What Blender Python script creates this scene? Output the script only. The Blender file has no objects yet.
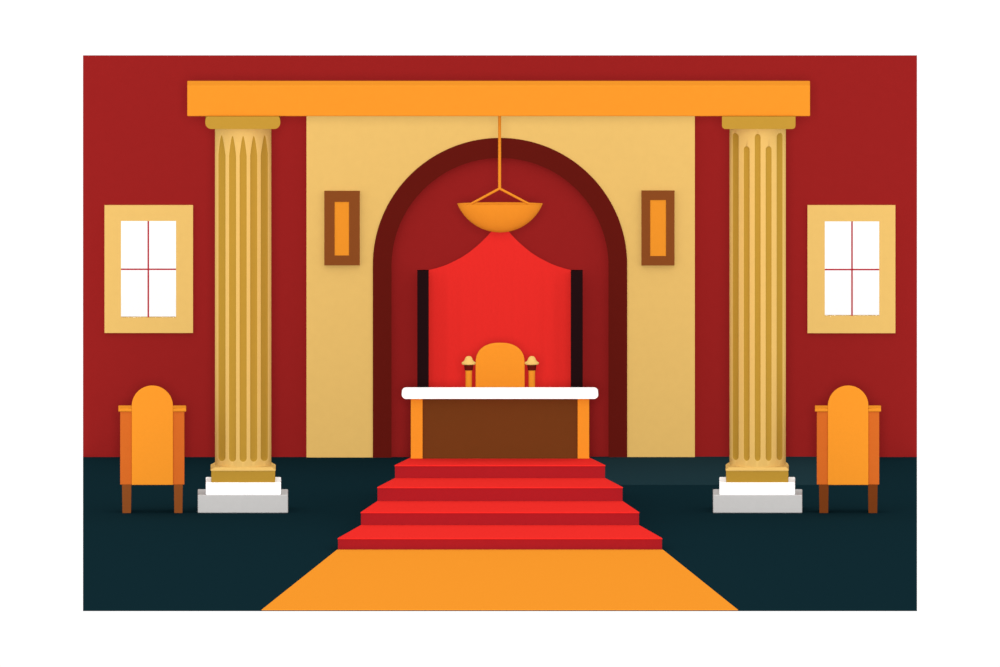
# A stage-like ceremonial hall: red back wall, gold arch wall, two fluted columns
# under an orange beam, carpeted steps, altar table, throne, chairs, hanging bowl lamp.
import bpy, bmesh, math
from mathutils import Vector, Matrix

S = bpy.context.scene
C = S.collection
R = math.radians
PITCH = R(5.0)                      # the hall is seen slightly from above
SN, CS = math.sin(PITCH), math.cos(PITCH)

# ---- measuring the hall: 1 m = 100 px of the elevation, floor line of the back wall is 0
def X(px): return (px - 500.0) / 100.0
def Z(py, y): return ((457.0 - py) / 100.0 - y * SN) / CS      # height of a point at depth y
def YF(py, z=0.0): return ((457.0 - py) / 100.0 - z * CS) / SN  # depth of a point at height z

# ---------------------------------------------------------------- materials
def lin(c):
    c /= 255.0
    return c / 12.92 if c <= 0.04045 else ((c + 0.055) / 1.055) ** 2.4

def material(name, rgb, gain=1.0, rough=0.9, spec=0.0, scale=14.0, vary=0.012):
    m = bpy.data.materials.new(name); m.use_nodes = True
    nt = m.node_tree; b = nt.nodes['Principled BSDF']
    col = [min(0.97, lin(v) * gain) for v in rgb]
    tc = nt.nodes.new('ShaderNodeTexCoord')
    nz = nt.nodes.new('ShaderNodeTexNoise'); nz.inputs['Scale'].default_value = scale
    nz.inputs['Detail'].default_value = 3.0
    rp = nt.nodes.new('ShaderNodeValToRGB')
    rp.color_ramp.elements[0].position = 0.3; rp.color_ramp.elements[1].position = 0.7
    rp.color_ramp.elements[0].color = [v * (1 - vary) for v in col] + [1]
    rp.color_ramp.elements[1].color = [min(0.98, v * (1 + vary)) for v in col] + [1]
    nt.links.new(tc.outputs['Object'], nz.inputs['Vector'])
    nt.links.new(nz.outputs['Fac'], rp.inputs['Fac'])
    nt.links.new(rp.outputs['Color'], b.inputs['Base Color'])
    b.inputs['Roughness'].default_value = rough
    b.inputs['Specular IOR Level'].default_value = spec
    return m

M = {
    'wall_red': material('crimson_wall_paint', (152, 33, 32), gain=0.706),
    'gold': material('pale_gold_plaster', (236, 192, 109), gain=0.703),
    'maroon': material('maroon_arch_paint', (94, 22, 16), gain=0.799),
    'floor': material('dark_teal_floor', (16, 40, 47), gain=0.752, rough=0.8),
    'strip': material('paler_teal_floor', (27, 49, 55), gain=0.930, rough=0.8),
    'orange': material('orange_paint', (248, 153, 44), gain=0.669),
    'rug': material('orange_rug', (248, 153, 44), gain=0.700, scale=60),
    'chair': material('orange_upholstery', (248, 153, 44), gain=0.723, scale=40),
    'wing': material('burnt_orange_wood', (219, 109, 40), gain=0.703),
    'leg_mid': material('brown_wood', (139, 75, 34), gain=0.777),
    'leg_dark': material('dark_brown_wood', (118, 58, 23), gain=0.791),
    'panel': material('walnut_panel', (106, 57, 24), gain=0.764),
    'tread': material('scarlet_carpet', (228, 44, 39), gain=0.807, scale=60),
    'riser': material('crimson_riser', (164, 30, 36), gain=0.764),
    'curtain': material('scarlet_cloth', (228, 44, 39), gain=0.792, scale=30),
    'black': material('black_lacquer', (34, 16, 18), gain=0.765, rough=0.7),
    'white':      material('white_marble', (254, 254, 254)),
    'cloth':      material('white_table_top', (254, 254, 254)),
    'grey': material('grey_stone', (198, 196, 194), gain=0.805, scale=25),
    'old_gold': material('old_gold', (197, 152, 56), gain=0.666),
    'muntin': material('red_glazing_bar', (184, 30, 46), gain=0.712),
    'cream': material('cream_finial', (236, 192, 109), gain=0.729),
    'frame': material('brown_sconce_wood', (139, 75, 34), gain=0.702),
}

def glass_material():
    m = bpy.data.materials.new('clear_glass'); m.use_nodes = True
    nt = m.node_tree; nt.nodes.clear()
    o = nt.nodes.new('ShaderNodeOutputMaterial'); mx = nt.nodes.new('ShaderNodeMixShader')
    t = nt.nodes.new('ShaderNodeBsdfTransparent'); g = nt.nodes.new('ShaderNodeBsdfGlossy')
    g.inputs['Roughness'].default_value = 0.02
    f = nt.nodes.new('ShaderNodeFresnel'); f.inputs['IOR'].default_value = 1.45
    nt.links.new(f.outputs['Fac'], mx.inputs['Fac'])
    nt.links.new(t.outputs['BSDF'], mx.inputs[1]); nt.links.new(g.outputs['BSDF'], mx.inputs[2])
    nt.links.new(mx.outputs['Shader'], o.inputs['Surface'])
    return m
M['glass'] = glass_material()

# ---------------------------------------------------------------- mesh helpers (hall coordinates)
def box(bm, x0, x1, y0, y1, z0, z1, bev=0.0, seg=1, taper=(1, 1)):
    """a box; taper scales the bottom face about its middle"""
    tmp = bmesh.new()
    cx, cy = (x0 + x1) / 2, (y0 + y1) / 2
    vs = []
    for z, (tx, ty) in ((z0, taper), (z1, (1, 1))):
        for x, y in ((x0, y0), (x1, y0), (x1, y1), (x0, y1)):
            vs.append(tmp.verts.new((cx + (x - cx) * tx, cy + (y - cy) * ty, z)))
    a = vs
    for f in ((3, 2, 1, 0), (4, 5, 6, 7), (0, 1, 5, 4), (1, 2, 6, 5), (2, 3, 7, 6), (3, 0, 4, 7)):
        tmp.faces.new([a[i] for i in f])
    if bev > 0:
        bmesh.ops.bevel(tmp, geom=tmp.edges[:], offset=bev, segments=seg, profile=0.5, affect='EDGES')
    merge(bm, tmp); return bm

def merge(bm, tmp):
    me = bpy.data.meshes.new('tmp'); tmp.to_mesh(me); tmp.free()
    bm.from_mesh(me); bpy.data.meshes.remove(me)

def prism(bm, pts, y0, y1, bev=0.0, seg=2):
    """an outline in the x-z plane given its own thickness from y0 to y1"""
    tmp = bmesh.new()
    f = [tmp.verts.new((x, y0, z)) for x, z in pts]
    b = [tmp.verts.new((x, y1, z)) for x, z in pts]
    n = len(pts)
    fr = tmp.faces.new(f); bk = tmp.faces.new(b[::-1])
    for i in range(n):
        tmp.faces.new((f[i], b[i], b[(i + 1) % n], f[(i + 1) % n]))
    bmesh.ops.recalc_face_normals(tmp, faces=tmp.faces[:])
    if bev > 0:
        ed = [e for e in tmp.edges if fr in e.link_faces or bk in e.link_faces]
        bmesh.ops.bevel(tmp, geom=ed, offset=bev, segments=seg, profile=0.5, affect='EDGES')
    merge(bm, tmp); return bm

def plan_prism(bm, pts, z0, z1, bev=0.0, seg=3):
    """an outline in plan raised from z0 to z1"""
    tmp = bmesh.new()
    t = [tmp.verts.new((x, y, z1)) for x, y in pts]
    b = [tmp.verts.new((x, y, z0)) for x, y in pts]
    n = len(pts)
    ft = tmp.faces.new(t); fb = tmp.faces.new(b[::-1])
    for i in range(n):
        tmp.faces.new((t[i], b[i], b[(i + 1) % n], t[(i + 1) % n]))
    bmesh.ops.recalc_face_normals(tmp, faces=tmp.faces[:])
    if bev > 0:
        ed = [e for e in tmp.edges if ft in e.link_faces or fb in e.link_faces]
        bmesh.ops.bevel(tmp, geom=ed, offset=bev, segments=seg, profile=0.5, affect='EDGES')
    merge(bm, tmp); return bm

def lathe(bm, prof, cx, cy, n=32, sx=1.0, sy=1.0):
    """prof = list of (radius, z), closed where radius is 0"""
    rings = []
    for r, z in prof:
        if r < 1e-6:
            rings.append([bm.verts.new((cx, cy, z))])
        else:
            rings.append([bm.verts.new((cx + sx * r * math.cos(2 * math.pi * k / n), cy + sy * r * math.sin(2 * math.pi * k / n), z)) for k in range(n)])
    for a, b in zip(rings, rings[1:]):
        for k in range(n):
            k2 = (k + 1) % n
            if len(a) == 1 and len(b) == 1: continue
            if len(a) == 1: bm.faces.new((a[0], b[k], b[k2]))
            elif len(b) == 1: bm.faces.new((a[k], b[0], a[k2]))
            else: bm.faces.new((a[k], b[k], b[k2], a[k2]))
    bmesh.ops.recalc_face_normals(bm, faces=bm.faces[:])
    return bm

def tube(bm, p, q, r, n=12):
    p, q = Vector(p), Vector(q); d = (q - p).normalized()
    u = d.orthogonal().normalized(); w = d.cross(u)
    a = [bm.verts.new(p + r * (math.cos(2 * math.pi * k / n) * u + math.sin(2 * math.pi * k / n) * w)) for k in range(n)]
    b = [bm.verts.new(q + r * (math.cos(2 * math.pi * k / n) * u + math.sin(2 * math.pi * k / n) * w)) for k in range(n)]
    for k in range(n):
        bm.faces.new((a[k], a[(k + 1) % n], b[(k + 1) % n], b[k]))
    bm.faces.new(a[::-1]); bm.faces.new(b)
    bmesh.ops.recalc_face_normals(bm, faces=bm.faces[:])
    return bm

def origin_of(o):
    v = Vector(o.location)
    return v if o.parent is None else v + origin_of(o.parent)

def obj(name, bm, mats, parent=None, at=None, smooth=False):
    """links bm (in hall coordinates) as ONE mesh object with its own origin"""
    me = bpy.data.meshes.new(name)
    if at is None:
        xs = [v.co for v in bm.verts]
        at = Vector(((min(v.x for v in xs) + max(v.x for v in xs)) / 2,
                     (min(v.y for v in xs) + max(v.y for v in xs)) / 2, min(v.z for v in xs)))
    at = Vector(at)
    bmesh.ops.translate(bm, verts=bm.verts[:], vec=-at)
    bm.to_mesh(me); bm.free()
    for m in (mats if isinstance(mats, (list, tuple)) else [mats]): me.materials.append(m)
    if smooth:
        for p in me.polygons: p.use_smooth = True
        try: me.set_sharp_from_angle(angle=R(35))
        except Exception: pass
    o = bpy.data.objects.new(name, me); C.objects.link(o)
    if parent is not None:
        o.parent = parent; o.location = at - origin_of(parent)
    else:
        o.location = at
    return o

def tag(o, label, cat, group=None, kind=None):
    o['label'] = label; o['category'] = cat
    if group: o['group'] = group
    if kind: o['kind'] = kind
    return o

def thing(name, at, label, cat, group=None, kind='thing'):
    o = bpy.data.objects.new(name, None); C.objects.link(o)
    o.location = at; o.empty_display_size = 0.2
    return tag(o, label, cat, group, kind)

NB = bmesh.new

# ================================================================ THE SETTING
WALL_T = 0.08
XL, XR, ZTOP = X(83), X(917), Z(56, 0)
FY = YF(610.4)                       # front edge of the floor slab

# floor
f = obj('floor', box(NB(), XL, XR, FY, WALL_T, -0.007, 0.0), M['floor'])
tag(f, 'dark teal floor running from the red wall to the front edge', 'floor', kind='structure')

# windows first: openings (outer frame rectangle, glass rectangle, glazing bars)
WINS = [
    dict(n=1, outer=(104.5, 205, 193, 333), inner=(121, 221, 176, 317.2), bar=(148.3, 269.3),
         label='white four-pane window in a gold frame above the chair with mid-brown legs'),
    dict(n=2, outer=(807.5, 205, 895.4, 333.2), inner=(824.8, 221.4, 879.2, 315.6), bar=(852.0, 269.6),
         label='white four-pane window in a gold frame above the chair with dark brown legs'),
]
for w in WINS:
    w['ox'] = (X(w['outer'][0]), X(w['outer'][2])); w['oz'] = (Z(w['outer'][3], -0.03), Z(w['outer'][1], -0.01))
    w['ix'] = (X(w['inner'][0]), X(w['inner'][2])); w['iz'] = (Z(w['inner'][3], 0.0), Z(w['inner'][1], -0.03))

# back wall with the two window openings cut through
bm = NB()
hole = [(w['ix'][0] - 0.03, w['ix'][1] + 0.03, w['iz'][0] - 0.03, w['iz'][1] + 0.03) for w in WINS]
xs = sorted([XL, XR] + [h[0] for h in hole] + [h[1] for h in hole])
def col(x0, x1, spans):
    for z0, z1 in spans: box(bm, x0, x1, 0, WALL_T, z0, z1)
tmp_faces = []
def wallgrid():
    """one watertight slab with two rectangular openings"""
    zs = sorted({0.0, ZTOP} | {round(h[2], 5) for h in hole} | {round(h[3], 5) for h in hole})
    xx = sorted({round(v, 5) for v in xs})
    def solid(i, j):
        if i < 0 or j < 0 or i >= len(xx) - 1 or j >= len(zs) - 1: return False
        cx, cz = (xx[i] + xx[i + 1]) / 2, (zs[j] + zs[j + 1]) / 2
        return not any(h[0] < cx < h[1] and h[2] < cz < h[3] for h in hole)
    V = {}
    def v(i, j, k):
        if (i, j, k) not in V: V[i, j, k] = bm.verts.new((xx[i], (0.0, WALL_T)[k], zs[j]))
        return V[i, j, k]
    for i in range(len(xx) - 1):
        for j in range(len(zs) - 1):
            if not solid(i, j): continue
            bm.faces.new((v(i, j, 0), v(i + 1, j, 0), v(i + 1, j + 1, 0), v(i, j + 1, 0)))
            bm.faces.new((v(i, j, 1), v(i, j + 1, 1), v(i + 1, j + 1, 1), v(i + 1, j, 1)))
            for di, dj, a, b in ((-1, 0, (i, j), (i, j + 1)), (1, 0, (i + 1, j), (i + 1, j + 1)), (0, -1, (i, j), (i + 1, j)), (0, 1, (i, j + 1), (i + 1, j + 1))):
                if not solid(i + di, j + dj):
                    bm.faces.new((v(*a, 0), v(*b, 0), v(*b, 1), v(*a, 1)))
    bmesh.ops.recalc_face_normals(bm, faces=bm.faces[:])
wallgrid()
w_ = obj('wall_back', bm, M['wall_red'])
tag(w_, 'deep red back wall of the hall holding both windows', 'wall', kind='structure')

for w in WINS:
    (ox0, ox1), (oz0, oz1), (ix0, ix1), (iz0, iz1) = w['ox'], w['oz'], w['ix'], w['iz']
    t = thing('window_%d' % w['n'], ((ox0 + ox1) / 2, 0, oz0), w['label'], 'window', 'gold framed windows', 'structure')
    bm = NB()   # casing: front face boards and the lining of the opening, mitred into one ring
    ring = []
    y_f, y_w, y_b = -0.03, 0.0, WALL_T
    def rect(x0, x1, z0, z1, y): return [bm.verts.new((x, y, z)) for x, z in ((x0, z0), (x1, z0), (x1, z1), (x0, z1))]
    a = rect(ox0, ox1, oz0, oz1, y_w); b = rect(ox0, ox1, oz0, oz1, y_f)
    c = rect(ix0, ix1, iz0, iz1, y_f); d = rect(ix0, ix1, iz0, iz1, y_b)
    e = rect(ix0 - 0.03, ix1 + 0.03, iz0 - 0.03, iz1 + 0.03, y_b); g = rect(ix0 - 0.03, ix1 + 0.03, iz0 - 0.03, iz1 + 0.03, y_w)
    loop = [a, b, c, d, e, g]
    for p, q in zip(loop, loop[1:] + loop[:1]):
        for k in range(4):
            bm.faces.new((p[k], p[(k + 1) % 4], q[(k + 1) % 4], q[k]))
    bmesh.ops.recalc_face_normals(bm, faces=bm.faces[:])
    obj('window_frame', bm, M['gold'], t)
    obj('pane', box(NB(), ix0 + 0.001, ix1 - 0.001, -0.008, -0.004, iz0 + 0.001, iz1 - 0.001), M['glass'], t)
    bx, bz = X(w['bar'][0]), Z(w['bar'][1], -0.02)
    obj('glazing_bar', box(NB(), bx - 0.008, bx + 0.008, -0.022, -0.009, iz0, iz1), M['muntin'], t)
    obj('glazing_bar', box(NB(), ix0, ix1, -0.024, -0.010, bz - 0.007, bz + 0.007), M['muntin'], t)

# gold centre wall, standing 5 cm proud of the red wall, with the arched opening
AR_O, AR_I = 1.272, 1.085
YG, YA = -0.05, -0.065
def arch_pts(r, zc, n=72):
    return [(r * math.cos(math.pi - math.pi * k / n), zc + r * math.sin(math.pi - math.pi * k / n)) for k in range(n + 1)]
ZC_O = Z(138.0, YA) - AR_O
ZC_I = Z(158.0, YA) - AR_I
gx0, gx1, gz1 = X(306.5), X(694.8), Z(98, 0)
bm = NB()
arc = arch_pts(AR_O, ZC_O)
pts = [(gx0, 0), (-AR_O, 0)] + arc + [(AR_O, 0), (gx1, 0), (gx1, gz1), (gx0, gz1)]
prism(bm, pts, YG, 0.0)
g_ = obj('wall_centre', bm, M['gold'])
tag(g_, 'pale gold centre wall pierced by the tall arch', 'wall', kind='structure')

bm = NB()
outer = [(-AR_O, 0)] + arch_pts(AR_O, ZC_O) + [(AR_O, 0)]
inner = [(-AR_I, 0)] + arch_pts(AR_I, ZC_I) + [(AR_I, 0)]
rows = []
for (ox, oz), (ix, iz) in zip(outer, inner):
    rows.append([bm.verts.new((ox, YA, oz)), bm.verts.new((ix, YA, iz)), bm.verts.new((ix, 0, iz)), bm.verts.new((ox, 0, oz))])
for p, q in zip(rows, rows[1:]):
    for k in range(4):
        bm.faces.new((p[k], p[(k + 1) % 4], q[(k + 1) % 4], q[k]))
bm.faces.new(rows[0]); bm.faces.new(rows[-1][::-1])
bmesh.ops.recalc_face_normals(bm, faces=bm.faces[:])
a_ = obj('trim_1', bm, M['maroon'], smooth=True)
tag(a_, 'dark maroon band lining the tall round arch', 'arch', kind='structure')

# paler strip of flooring behind the column on the side of the dark-legged chair
s_ = obj('trim_2', box(NB(), 0.60, X(830), YF(485), -0.001, 0.0, 0.004), M['strip'])
tag(s_, 'slightly paler teal floor strip between the steps and the dark-legged chair', 'floor strip', kind='structure')

# ================================================================ STEPS AND RUG
PXS = [  # riser foot, riser head, half width of the front, half width at the back
    (550, 538, 1.62, 1.39), (525, 512, 1.39, 1.225), (501, 487, 1.225, 1.05), (478, 465, 1.05, 0.885)]
z = 0.0
t = thing('staircase', (0, YF(550), 0), 'four red carpeted steps leading up to the white-topped table', 'stairs')
steps = []
for foot, head, hw, hb in PXS:
    y0 = YF(foot, z); z1 = z + (foot - head) / 100.0 / CS
    steps.append([y0, z, z1, hw, hb]); z = z1
DAIS = z
Y_TOPBACK = YF(457.0, DAIS)
Y_DAISEND = Y_TOPBACK + 1.9
for i, (y0, z0, z1, hw, hb) in enumerate(steps):
    y1 = steps[i + 1][0] if i < 3 else Y_TOPBACK
    tk = 0.014
    # riser: the trapezoid body below the tread, coloured a darker red than it
    plan = [(-hw, y0), (hw, y0), (hb, y1), (-hb, y1)]
    if i == 3:
        plan = [(-hw, y0), (hw, y0), (hb, y1), (hb, Y_DAISEND), (-hb, Y_DAISEND), (-hb, y1)]
    # body reaches down to the floor
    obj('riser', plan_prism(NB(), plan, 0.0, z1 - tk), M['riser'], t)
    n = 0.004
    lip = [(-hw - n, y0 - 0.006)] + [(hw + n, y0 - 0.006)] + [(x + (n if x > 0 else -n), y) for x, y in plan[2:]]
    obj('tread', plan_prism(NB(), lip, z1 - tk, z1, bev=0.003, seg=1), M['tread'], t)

# flared orange rug from the foot of the steps to the front edge of the floor
RY0, RY1 = YF(550.2) - 0.012, FY
bm = plan_prism(NB(), [(-1.63, RY0), (-2.385, RY1), (2.38, RY1), (1.63, RY0)], 0.0, 0.008, bev=0.002, seg=1)
r_ = obj('rug', bm, M['rug'])
tag(r_, 'flared plain orange rug at the foot of the red steps', 'rug', kind='thing')

# ================================================================ COLUMNS AND BEAM
YCOL = YF(513) + 0.34
def fluted_shaft(cx, cy, r, z0, z1, flutes, ends, depth, pointed):
    """flutes = (left, right) edges across the shaft as shares of its radius; the back repeats the front"""
    bm = NB()
    cells = []
    for k, (u0, u1) in enumerate(flutes):
        a0, a1 = math.degrees(math.asin(u0)), math.degrees(math.asin(u1))
        cells.append(((a0 + a1) / 2, (a1 - a0) / 2, (u1 - u0) * r / 2, ends[k % len(ends)]))
    cells += [(180 + c, h, q, e) for c, h, q, e in cells]
    bounds = [(cells[k][0] + cells[k][1] + cells[k + 1][0] - cells[k + 1][1]) / 2 for k in range(len(cells) - 1)]
    first = (cells[-1][0] + cells[-1][1] - 360 + cells[0][0] - cells[0][1]) / 2
    bounds = [first] + bounds + [first + 360]
    fr = [-1.0, -0.8, -0.5, 0.0, 0.5, 0.8, 1.0]
    zlist = {z0, z1}
    for c, half, rr, (zb, zt) in cells:
        h = 0.20 if pointed else 0.034
        zlist |= {zb + 0.036 * v for v in (0, .04, .12, .25, .45, .7, 1)} | {zb + (zt - zb) * .5} | {zt - h * v for v in (1, .8, .6, .4, .25, .12, .05, .015, 0)}
    zz = sorted(zlist)
    for k, (c, half, rr, (zb, zt)) in enumerate(cells):
        def w(q):
            if q < zb or q > zt: return 0.0
            a = 1.0
            d = q - zb
            if d < 0.036: a = math.sqrt(max(0.0, 1 - (1 - d / 0.036) ** 2))
            d = zt - q; h = 0.20 if pointed else 0.034
            if d < h:
                u = d / h
                a = min(a, (u ** 0.62) if pointed else math.sqrt(max(0.0, 1 - (1 - u) ** 2)))
            return a
        b0, b1 = bounds[k], bounds[k + 1]
        n0, n1 = 3, 3
        rows = []
        for q in zz:
            a = w(q)
            L, Rr = c - a * half, c + a * half
            angs = [(b0 + (L - b0) * i / n0, None) for i in range(n0)] + [(c + u * a * half, u) for u in fr] + [(Rr + (b1 - Rr) * (i + 1) / n1, None) for i in range(n1)]
            row = []
            for an, u in angs:
                d = 0.0 if u is None else depth * math.sqrt(max(0.0, 1 - u * u)) * a
                t_ = math.radians(an - 90)
                row.append(bm.verts.new((cx + (r - d) * math.cos(t_), cy + (r - d) * math.sin(t_), q)))
            rows.append(row)
        for p, q in zip(rows, rows[1:]):
            for i in range(len(p) - 1):
                f_ = bm.faces.new((p[i], p[i + 1], q[i + 1], q[i]))
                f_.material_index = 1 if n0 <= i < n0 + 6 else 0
                f_.smooth = True
    bmesh.ops.remove_doubles(bm, verts=bm.verts[:], dist=1e-5)
    bmesh.ops.dissolve_degenerate(bm, dist=1e-6, edges=bm.edges[:])
    # caps
    return bm

def column(pc, cap, shaft, flare, drum, white, grey, label, half, ends_px, pointed, round_cap):
    cx = X(pc)
    t = thing('column', (cx, YCOL, 0), label, 'column', 'fluted columns under the orange beam')
    hd = 0.34
    # grey foot slab and white plinth block
    y = YCOL - hd
    zg = Z(494.9, y) - 0.002
    obj('foot_slab', box(NB(), X(grey[0]), X(grey[1]), y, YCOL + hd, 0, zg, bev=0.006), M['grey'], t)
    y = YCOL - 0.32
    zw = Z(482.4, y) - 0.002
    obj('plinth', box(NB(), X(white[0]), X(white[1]), y, YCOL + 0.32, zg, zw, bev=0.006), M['white'], t)
    # old gold square base and pale flare above it
    y = YCOL - 0.30
    zd = Z(471.0, y)
    obj('base', box(NB(), X(drum[0]), X(drum[1]), y, YCOL + 0.30, zw, zd, bev=0.004), M['old_gold'], t)
    bm = NB()
    hx0, hx1 = X(flare[0]), X(flare[1]); sx0, sx1 = X(shaft[0]), X(shaft[1]); rad = (sx1 - sx0) / 2
    prof = [(zd, hx0 + .004, hx1 - .004, .303), (zd + .008, hx0, hx1, .304), (zd + .014, hx0 + .004, hx1 - .004, .302),
            (zd + .026, sx0 - .018, sx1 + .018, .294), (zd + .036, sx0 - .004, sx1 + .004, .284)]
    rings = [[bm.verts.new(p) for p in ((a, YCOL - h, q), (b, YCOL - h, q), (b, YCOL + h, q), (a, YCOL + h, q))] for q, a, b, h in prof]
    for p, q in zip(rings, rings[1:]):
        for k in range(4): bm.faces.new((p[k], p[(k + 1) % 4], q[(k + 1) % 4], q[k]))
    bm.faces.new(rings[0][::-1]); bm.faces.new(rings[-1])
    obj('base_moulding', bm, M['gold'], t)
    # capital: a block whose ends are rolled (or lightly rounded at the lower corners)
    yc = YCOL - 0.33
    zc0, zc1 = Z(129.0, yc), BEAM_Z0
    ax0, ax1 = X(cap[0]), X(cap[1]); pts = []
    rad_c = (zc1 - zc0) / 2 if round_cap else 0.035
    if round_cap:
        n = 10; rc = 0.062; top_in = 0.014
        pts += [(ax1 - rc + rc * math.sin(math.pi / 2 * k / n), zc0 + rc - rc * math.cos(math.pi / 2 * k / n)) for k in range(n + 1)]
        pts += [(ax1 - top_in * (k / n) ** 2, zc0 + rc + (zc1 - zc0 - rc) * k / n) for k in range(1, n + 1)]
        pts += [(ax0 + ax1 - x, z_) for x, z_ in reversed(pts)]
    else:
        n = 6
        pts += [(ax1 - rad_c + rad_c * math.cos(a), zc0 + rad_c + rad_c * math.sin(a)) for a in [(-math.pi / 2 + math.pi / 2 * k / n) for k in range(n + 1)]] + [(ax1, zc1), (ax0, zc1)]
        pts += [(ax0 + rad_c - rad_c * math.cos(a), zc0 + rad_c + rad_c * math.sin(a)) for a in [(-math.pi / 2 + math.pi / 2 * k / n) for k in range(n, -1, -1)]]
    obj('capital', prism(NB(), pts, yc, YCOL + 0.33), M['old_gold'], t)
    # fluted shaft
    yf = YCOL - rad
    ends = [(Z(b, yf), Z(a, yf)) for a, b in ends_px]
    bm = fluted_shaft((sx0 + sx1) / 2, YCOL, rad, zd + 0.03, zc0, half, ends, 0.010, pointed)
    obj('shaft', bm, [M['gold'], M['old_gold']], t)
    return t

FL_WIDE = [((c - 3.5) / 28.2, (c + 3.5) / 28.2) for c in (-21.2, -10.6, 0.0, 10.6, 21.2)]
FL_NARROW = [((c - 2.9) / 28.2, (c + 2.9) / 28.2) for c in (-22.0, -11.0, 0.0, 11.0, 22.0)]
BEAM_Y0, BEAM_Y1 = YCOL - 0.28, YCOL + 0.28
BEAM_Z0 = Z(116.2, BEAM_Y0); BEAM_Z1 = Z(80.8, BEAM_Y1)
column(243, (205.3, 280.3), (215, 271.3), (210.6, 275.7), (211.2, 275.2), (205.8, 281), (197.8, 288),
       'fluted gold column with wide flutes pointed at the top, capital with rolled ends', FL_WIDE, [(136.0, 461.8)], True, True)
column(757.6, (722, 795.5), (729.5, 785.8), (725.6, 788.7), (726, 788.4), (719.4, 795), (713, 802.2),
       'fluted gold column with narrow flutes of alternating height, capital with square ends', FL_NARROW, [(134.0, 461.0), (146.5, 461.0)], False, False)

b_ = obj('beam', box(NB(), X(187.3), X(810), BEAM_Y0, BEAM_Y1, BEAM_Z0, BEAM_Z1, bev=0.006), M['orange'])
tag(b_, 'long plain orange beam lying across both fluted columns', 'beam', kind='thing')

# ================================================================ HANGING BOWL LAMP
YL = YCOL
z_kn, z_rim, z_bot = Z(188.5, YL), Z(203.6, YL), Z(232.4, YL)
t = thing('hanging_lamp', (0, YL, BEAM_Z0), 'orange bowl lamp hanging by a rod from the orange beam', 'lamp')
bm = NB(); tube(bm, (-0.004, YL, BEAM_Z0 - 0.0005), (-0.004, YL, z_kn - 0.005), 0.0155)
obj('rod', bm, M['orange'], t, smooth=True)
for s in (-1, 1):
    bm = NB(); tube(bm, (-0.004, YL, z_kn), (s * 0.305, YL, z_rim - 0.012), 0.0125)
    obj('hanger', bm, M['orange'], t, smooth=True)
hw, hh = 0.428, z_rim - z_bot
Rb = (hw * hw + hh * hh) / (2 * hh)
prof = [(0, z_bot)]
amax = math.asin(min(1, hw / Rb))
for k in range(1, 25):
    a = amax * k / 24; prof.append((Rb * math.sin(a), z_bot + Rb - Rb * math.cos(a)))
inn = [(r * 0.955, z_ + 0.012) for r, z_ in prof[1:-1]] + [(hw * .965, z_rim)]
prof = prof + inn[::-1] + [(0, z_bot + 0.012)]
bm = lathe(NB(), prof, 0, YL, n=64, sx=1.0, sy=0.36)
obj('bowl', bm, M['orange'], t, smooth=True)

# ================================================================ WALL SCONCES
def sconce(o, i, label):
    y0 = YG - 0.05; x0, x1 = X(o[0]), X(o[2]); z0, z1 = Z(o[3], y0), Z(o[1], y0) - 0.005
    t = thing('wall_sconce', ((x0 + x1) / 2, YG, z0), label, 'wall lamp', 'brown framed wall lamps beside the arch')
    ix0, ix1 = X(i[0]), X(i[2]); iz0, iz1 = Z(i[3], y0), Z(i[1], y0)
    bm = NB()
    def rect(a, b, c, d, y): return [bm.verts.new((x, y, z)) for x, z in ((a, c), (b, c), (b, d), (a, d))]
    L = [rect(x0, x1, z0, z1, YG - 0.0005), rect(x0, x1, z0, z1, y0), rect(ix0, ix1, iz0, iz1, y0), rect(ix0, ix1, iz0, iz1, YG - 0.0005)]
    for p, q in zip(L, L[1:] + L[:1]):
        for k in range(4): bm.faces.new((p[k], p[(k + 1) % 4], q[(k + 1) % 4], q[k]))
    bmesh.ops.recalc_face_normals(bm, faces=bm.faces[:])
    obj('frame', bm, M['frame'], t)
    obj('light_panel', box(NB(), ix0 - 0.001, ix1 + 0.001, y0 + 0.006, YG - 0.0005, iz0 - 0.001, iz1 + 0.001), M['orange'], t)
sconce((324.3, 190.7, 359.8, 265.4), (334.6, 201.9, 349, 255.5), 'brown framed wall lamp with a narrow orange panel, nearest the pointed-flute column')
sconce((641.4, 190.4, 674.5, 265.5), (650.2, 200, 666, 256), 'brown framed wall lamp with a wider orange panel, nearest the alternating-flute column')

# ================================================================ CURTAIN AND POSTS
edge = [(500, 219), (496, 225.5), (491, 231.8), (487, 236.4), (482, 241.4), (476, 246.8), (469.4, 252.2), (462, 257.0), (455, 260.8), (448.5, 263.9),
        (442.4, 266.3), (436, 268.3), (428.8, 270), (425, 270.6)]
YC0 = -0.045
bm = NB()
xs_c = [-0.75 + 1.5 * k / 120 for k in range(121)]
def topz(x):
    px = 500 - abs(x) * 100
    for (a, za), (b, zb) in zip(edge, edge[1:]):
        if b <= px <= a: return Z(za + (zb - za) * (a - px) / (a - b), YC0)
    return Z(edge[-1][1], YC0)
rows = []
for x in xs_c:
    zt = topz(x); yy = YC0 + 0.0035 * math.cos(x * 2 * math.pi / 0.15)
    rows.append([bm.verts.new((x, yy + dy, 0.01 + (zt - 0.01) * k / 12)) for dy, ks in ((-0.004, range(13)), (0.004, range(12, -1, -1))) for k in ks])
for p, q in zip(rows, rows[1:]):
    n = len(p)
    for k in range(n): bm.faces.new((p[k], p[(k + 1) % n], q[(k + 1) % n], q[k]))
bm.faces.new(rows[0]); bm.faces.new(rows[-1][::-1])
bmesh.ops.recalc_face_normals(bm, faces=bm.faces[:])
c_ = obj('curtain', bm, M['curtain'], smooth=True)
tag(c_, 'bright red curtain with a peaked top hanging behind the throne in the arch', 'curtain', kind='thing')

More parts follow.
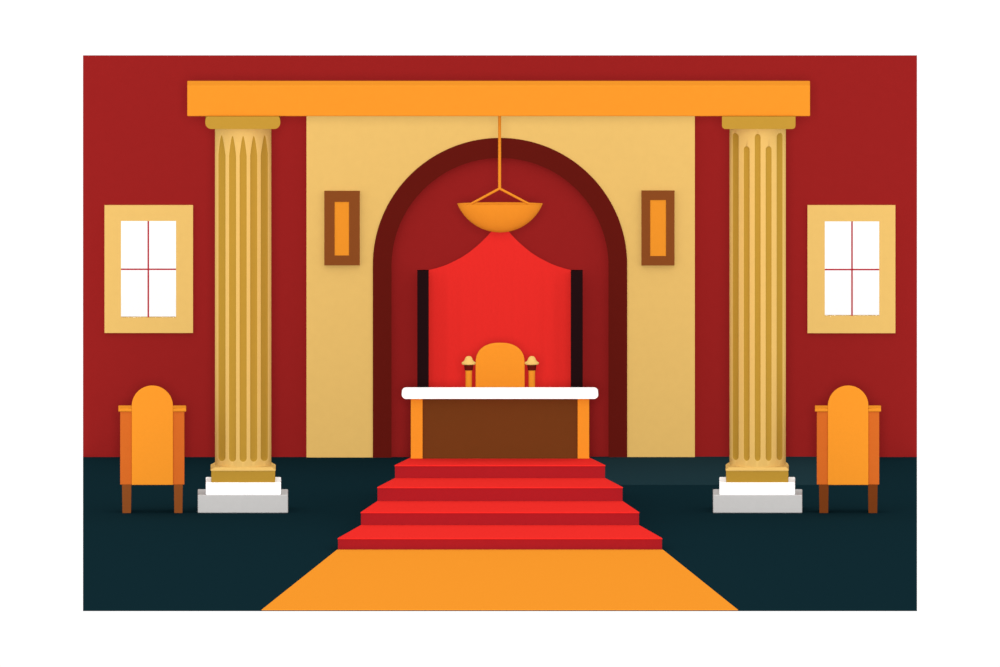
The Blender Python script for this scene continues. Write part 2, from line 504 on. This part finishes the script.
for (a, b), lab in (((417.3, 428.7), 'slim black upright post at the curtain edge on the pointed-flute column side'),
                    ((570.8, 582.7), 'slim black upright post at the curtain edge on the alternating-flute column side')):
    x0, x1 = X(a), X(b); y0, y1 = -0.19, -0.08
    t = thing('curtain_post', ((x0 + x1) / 2, (y0 + y1) / 2, 0), lab, 'post', 'black posts flanking the red curtain')
    obj('pole', box(NB(), x0, x1, y0, y1, 0.02, Z(270, y0) - 0.008, bev=0.003), M['black'], t)
    obj('base', box(NB(), x0 - 0.03, x1 + 0.03, y0 - 0.03, y1 + 0.02, 0.0, 0.02, bev=0.004), M['black'], t)

# ================================================================ ALTAR TABLE
TY0 = YF(458.7, DAIS) - 0.05; TY1 = TY0 + 0.36
t = thing('altar_table', (0, (TY0 + TY1) / 2, DAIS), 'white-topped table with orange legs and a brown front on the top step', 'table')
TZ0 = Z(399.0, TY0); TZ1 = Z(387.3, TY1)
hx0, hx1 = X(401.8), X(598.2); cr = (TZ1 - TZ0) / 2
pts = [(hx1 - cr + cr * math.sin(math.pi * k / 12), TZ0 + cr - cr * math.cos(math.pi * k / 12)) for k in range(13)]
pts += [(hx0 + cr - cr * math.sin(math.pi * k / 12), TZ1 - cr + cr * math.cos(math.pi * k / 12)) for k in range(13)]
obj('tabletop', prism(NB(), pts, TY0, TY1, bev=0.004), M['cloth'], t, smooth=True)
LX = [(X(410.8), X(422.6)), (X(577.6), X(589.2))]
for x0, x1 in LX:
    for y0, y1 in ((TY0 + 0.05, TY0 + 0.15), (TY1 - 0.14, TY1 - 0.04)):
        obj('leg', box(NB(), x0, x1, y0, y1, DAIS, TZ0, bev=0.003), M['orange'], t)
obj('front_panel', box(NB(), LX[0][1], LX[1][0], TY0 + 0.07, TY0 + 0.10, DAIS, TZ0), M['panel'], t)
obj('apron', box(NB(), LX[0][1], LX[1][0], TY1 - 0.10, TY1 - 0.07, TZ0 - 0.12, TZ0), M['panel'], t)

# ================================================================ THRONE
PY, BY = TY1 + 0.34, TY1 + 0.74
t = thing('throne', (0, (PY + BY) / 2, DAIS), 'orange throne with a rounded back standing behind the white-topped table', 'throne')
bx0, bx1 = X(475.6), X(524.6); hb = (bx1 - bx0) / 2; bc = (bx0 + bx1) / 2
ztop, zsh = Z(343.2, BY), Z(363.5, BY)
pts = [(bx1, DAIS + 0.40), (bx1, zsh)]
for k in range(1, 24):
    a = math.pi * k / 24; ca, sa = math.cos(a), math.sin(a); e_ = 2 / 2.35
    pts.append((bc + hb * math.copysign(abs(ca) ** e_, ca), zsh + (ztop - zsh) * abs(sa) ** e_))
pts += [(bx0, zsh), (bx0, DAIS + 0.40)]
obj('backrest', prism(NB(), pts, BY, BY + 0.07, bev=0.008), M['chair'], t)
obj('seat', box(NB(), X(466), X(534.5), PY - 0.02, BY + 0.06, DAIS + 0.30, DAIS + 0.40, bev=0.02, seg=3), M['chair'], t)
for cx_, pw in ((X(468.7), .0315), (X(531.8), .032)):
    zc_t, zc_b, zk_b = Z(356.1, PY), Z(364.4, PY), Z(370.2, PY)
    p_ = obj('post', lathe(NB(), [(0, DAIS), (pw * 1.25, DAIS), (pw * 1.2, DAIS + .03), (pw, DAIS + .05), (pw, zk_b - .03), (pw * 1.08, zk_b), (0, zk_b)], cx_, PY, 24), M['orange'], t, smooth=True)
    obj('collar', lathe(NB(), [(0, zk_b), (.0405, zk_b), (.047, zc_b), (0, zc_b)], cx_, PY, 24), M['maroon'], p_, smooth=True)
    hz = zc_t - zc_b
    obj('finial', lathe(NB(), [(0, zc_b), (.066, zc_b), (.0715, zc_b + hz * .14), (.068, zc_b + hz * .27), (.05, zc_b + hz * .38), (.040, zc_b + hz * .58),
                               (.034, zc_b + hz * .78), (.024, zc_b + hz * .93), (.012, zc_b + hz * .99), (0, zc_t)], cx_, PY, 24), M['cream'], p_, smooth=True)
for cx_ in (X(468.7), X(531.8)):
    s = 1 if cx_ > 0 else -1
    obj('arm', box(NB(), cx_ - 0.025, cx_ + 0.025, PY + 0.034, BY + 0.07, DAIS + 0.53, DAIS + 0.57, bev=0.008), M['orange'], t)
    obj('arm_bracket', box(NB(), min(s * 0.24, cx_), max(s * 0.24, cx_), BY + 0.01, BY + 0.06, DAIS + 0.42, DAIS + 0.52, bev=0.004), M['orange'], t)
    obj('leg', box(NB(), cx_ - 0.025, cx_ + 0.025, BY, BY + 0.05, DAIS, DAIS + 0.30, bev=0.004), M['orange'], t)

# ================================================================ HIGH-BACKED CHAIRS (seen from behind)
def chair(panel, wing, arms, legs, leg_mat, top, label, bottom):
    y = YF(513.2)
    cx = X((panel[0] + panel[1]) / 2)
    t = thing('armchair', (cx, y + 0.2, 0), label, 'chair', 'orange high-backed chairs by the side walls')
    p0, p1 = X(panel[0]), X(panel[1]); r = (p1 - p0) / 2; yb = y - 0.015
    zt = Z(top + .4, yb + .07); zs = zt - r
    zb = Z(bottom, yb)
    pts = [(p1, zb), (p1, zs)] + [((p0 + p1) / 2 + r * math.cos(math.pi * k / 28), zs + r * math.sin(math.pi * k / 28)) for k in range(1, 28)] + [(p0, zs), (p0, zb)]
    obj('backrest', prism(NB(), pts, yb, yb + 0.07, bev=0.005), M['chair'], t)
    z_arm0 = Z(411.7, yb)
    y_end = y + 0.36
    for (a, b), (c, d), ax in (((wing[0], panel[0]), (arms[0], panel[0]), 0), ((panel[1], wing[1]), (panel[1], arms[1]), 1)):
        zw = Z(bottom - 0.3, y)
        bm = NB()
        box(bm, X(a), X(b), y, y_end - 0.02, zw, z_arm0, bev=0.004)
        obj('side_wing', bm, M['wing'], t)
        obj('armrest', box(NB(), X(c), X(d), yb + 0.002, y_end, z_arm0, z_arm0 + 0.030, bev=0.006, seg=2), M['orange'], t)
    obj('seat', box(NB(), p0 + 0.002, p1 - 0.002, yb + 0.071, y_end + 0.02, zb + 0.02, zb + 0.17, bev=0.02, seg=3), M['chair'], t)
    for a, b in legs:
        for q in (y, y_end - 0.12):
            obj('leg', box(NB(), X(a), X(b), q, q + 0.09, 0, zw, bev=0.003, taper=(0.92, 0.92)), leg_mat, t)
chair((131.7, 173), (120.2, 184.4), (118.4, 186.2), [(122, 131.4), (173.9, 182.8)], M['leg_mid'], 385,
      'orange high-backed chair with mid-brown legs beside the pointed-flute column', 485)
chair((827.8, 868.4), (816.8, 879.2), (814.9, 881), [(819, 828.6), (868, 877.6)], M['leg_dark'], 385,
      'orange high-backed chair with dark brown legs beside the alternating-flute column', 485)

# ================================================================ LIGHT
W = bpy.data.worlds.new('white_sky'); S.world = W; W.use_nodes = True
wn = W.node_tree; bg = wn.nodes['Background']
bg.inputs['Color'].default_value = (1, 1, 1, 1)
wtc = wn.nodes.new('ShaderNodeTexCoord'); sep = wn.nodes.new('ShaderNodeSeparateXYZ')
mr = wn.nodes.new('ShaderNodeMapRange')          # bright overcast sky: lightest overhead, white at the horizon
mr.inputs['From Min'].default_value = 0.1; mr.inputs['From Max'].default_value = 1.0
mr.inputs['To Min'].default_value = 1.07; mr.inputs['To Max'].default_value = 1.6
wn.links.new(wtc.outputs['Generated'], sep.inputs['Vector'])
wn.links.new(sep.outputs['Z'], mr.inputs['Value']); wn.links.new(mr.outputs['Result'], bg.inputs['Strength'])

sun = bpy.data.lights.new('sun', 'SUN'); sun.energy = 1.95; sun.angle = R(2)
so = bpy.data.objects.new('sun', sun); C.objects.link(so)
so.rotation_euler = (R(90) - PITCH, 0, 0); so.location = (0, -20, 6)

# ================================================================ CAMERA
cam = bpy.data.cameras.new('camera'); co = bpy.data.objects.new('camera', cam); C.objects.link(co)
cam.type = 'ORTHO'; cam.ortho_scale = 10.0; cam.clip_end = 200
up = Vector((0, SN, CS)); fw = Vector((0, CS, -SN))
co.location = up * ((457 - 333.5) / 100) - fw * 30
co.rotation_euler = (R(90) - PITCH, 0, 0)
S.camera = co

S.view_settings.view_transform = 'Standard'; S.view_settings.look = 'None'
S.view_settings.exposure = 0.0; S.view_settings.gamma = 1.0; S.view_settings.use_curve_mapping = False
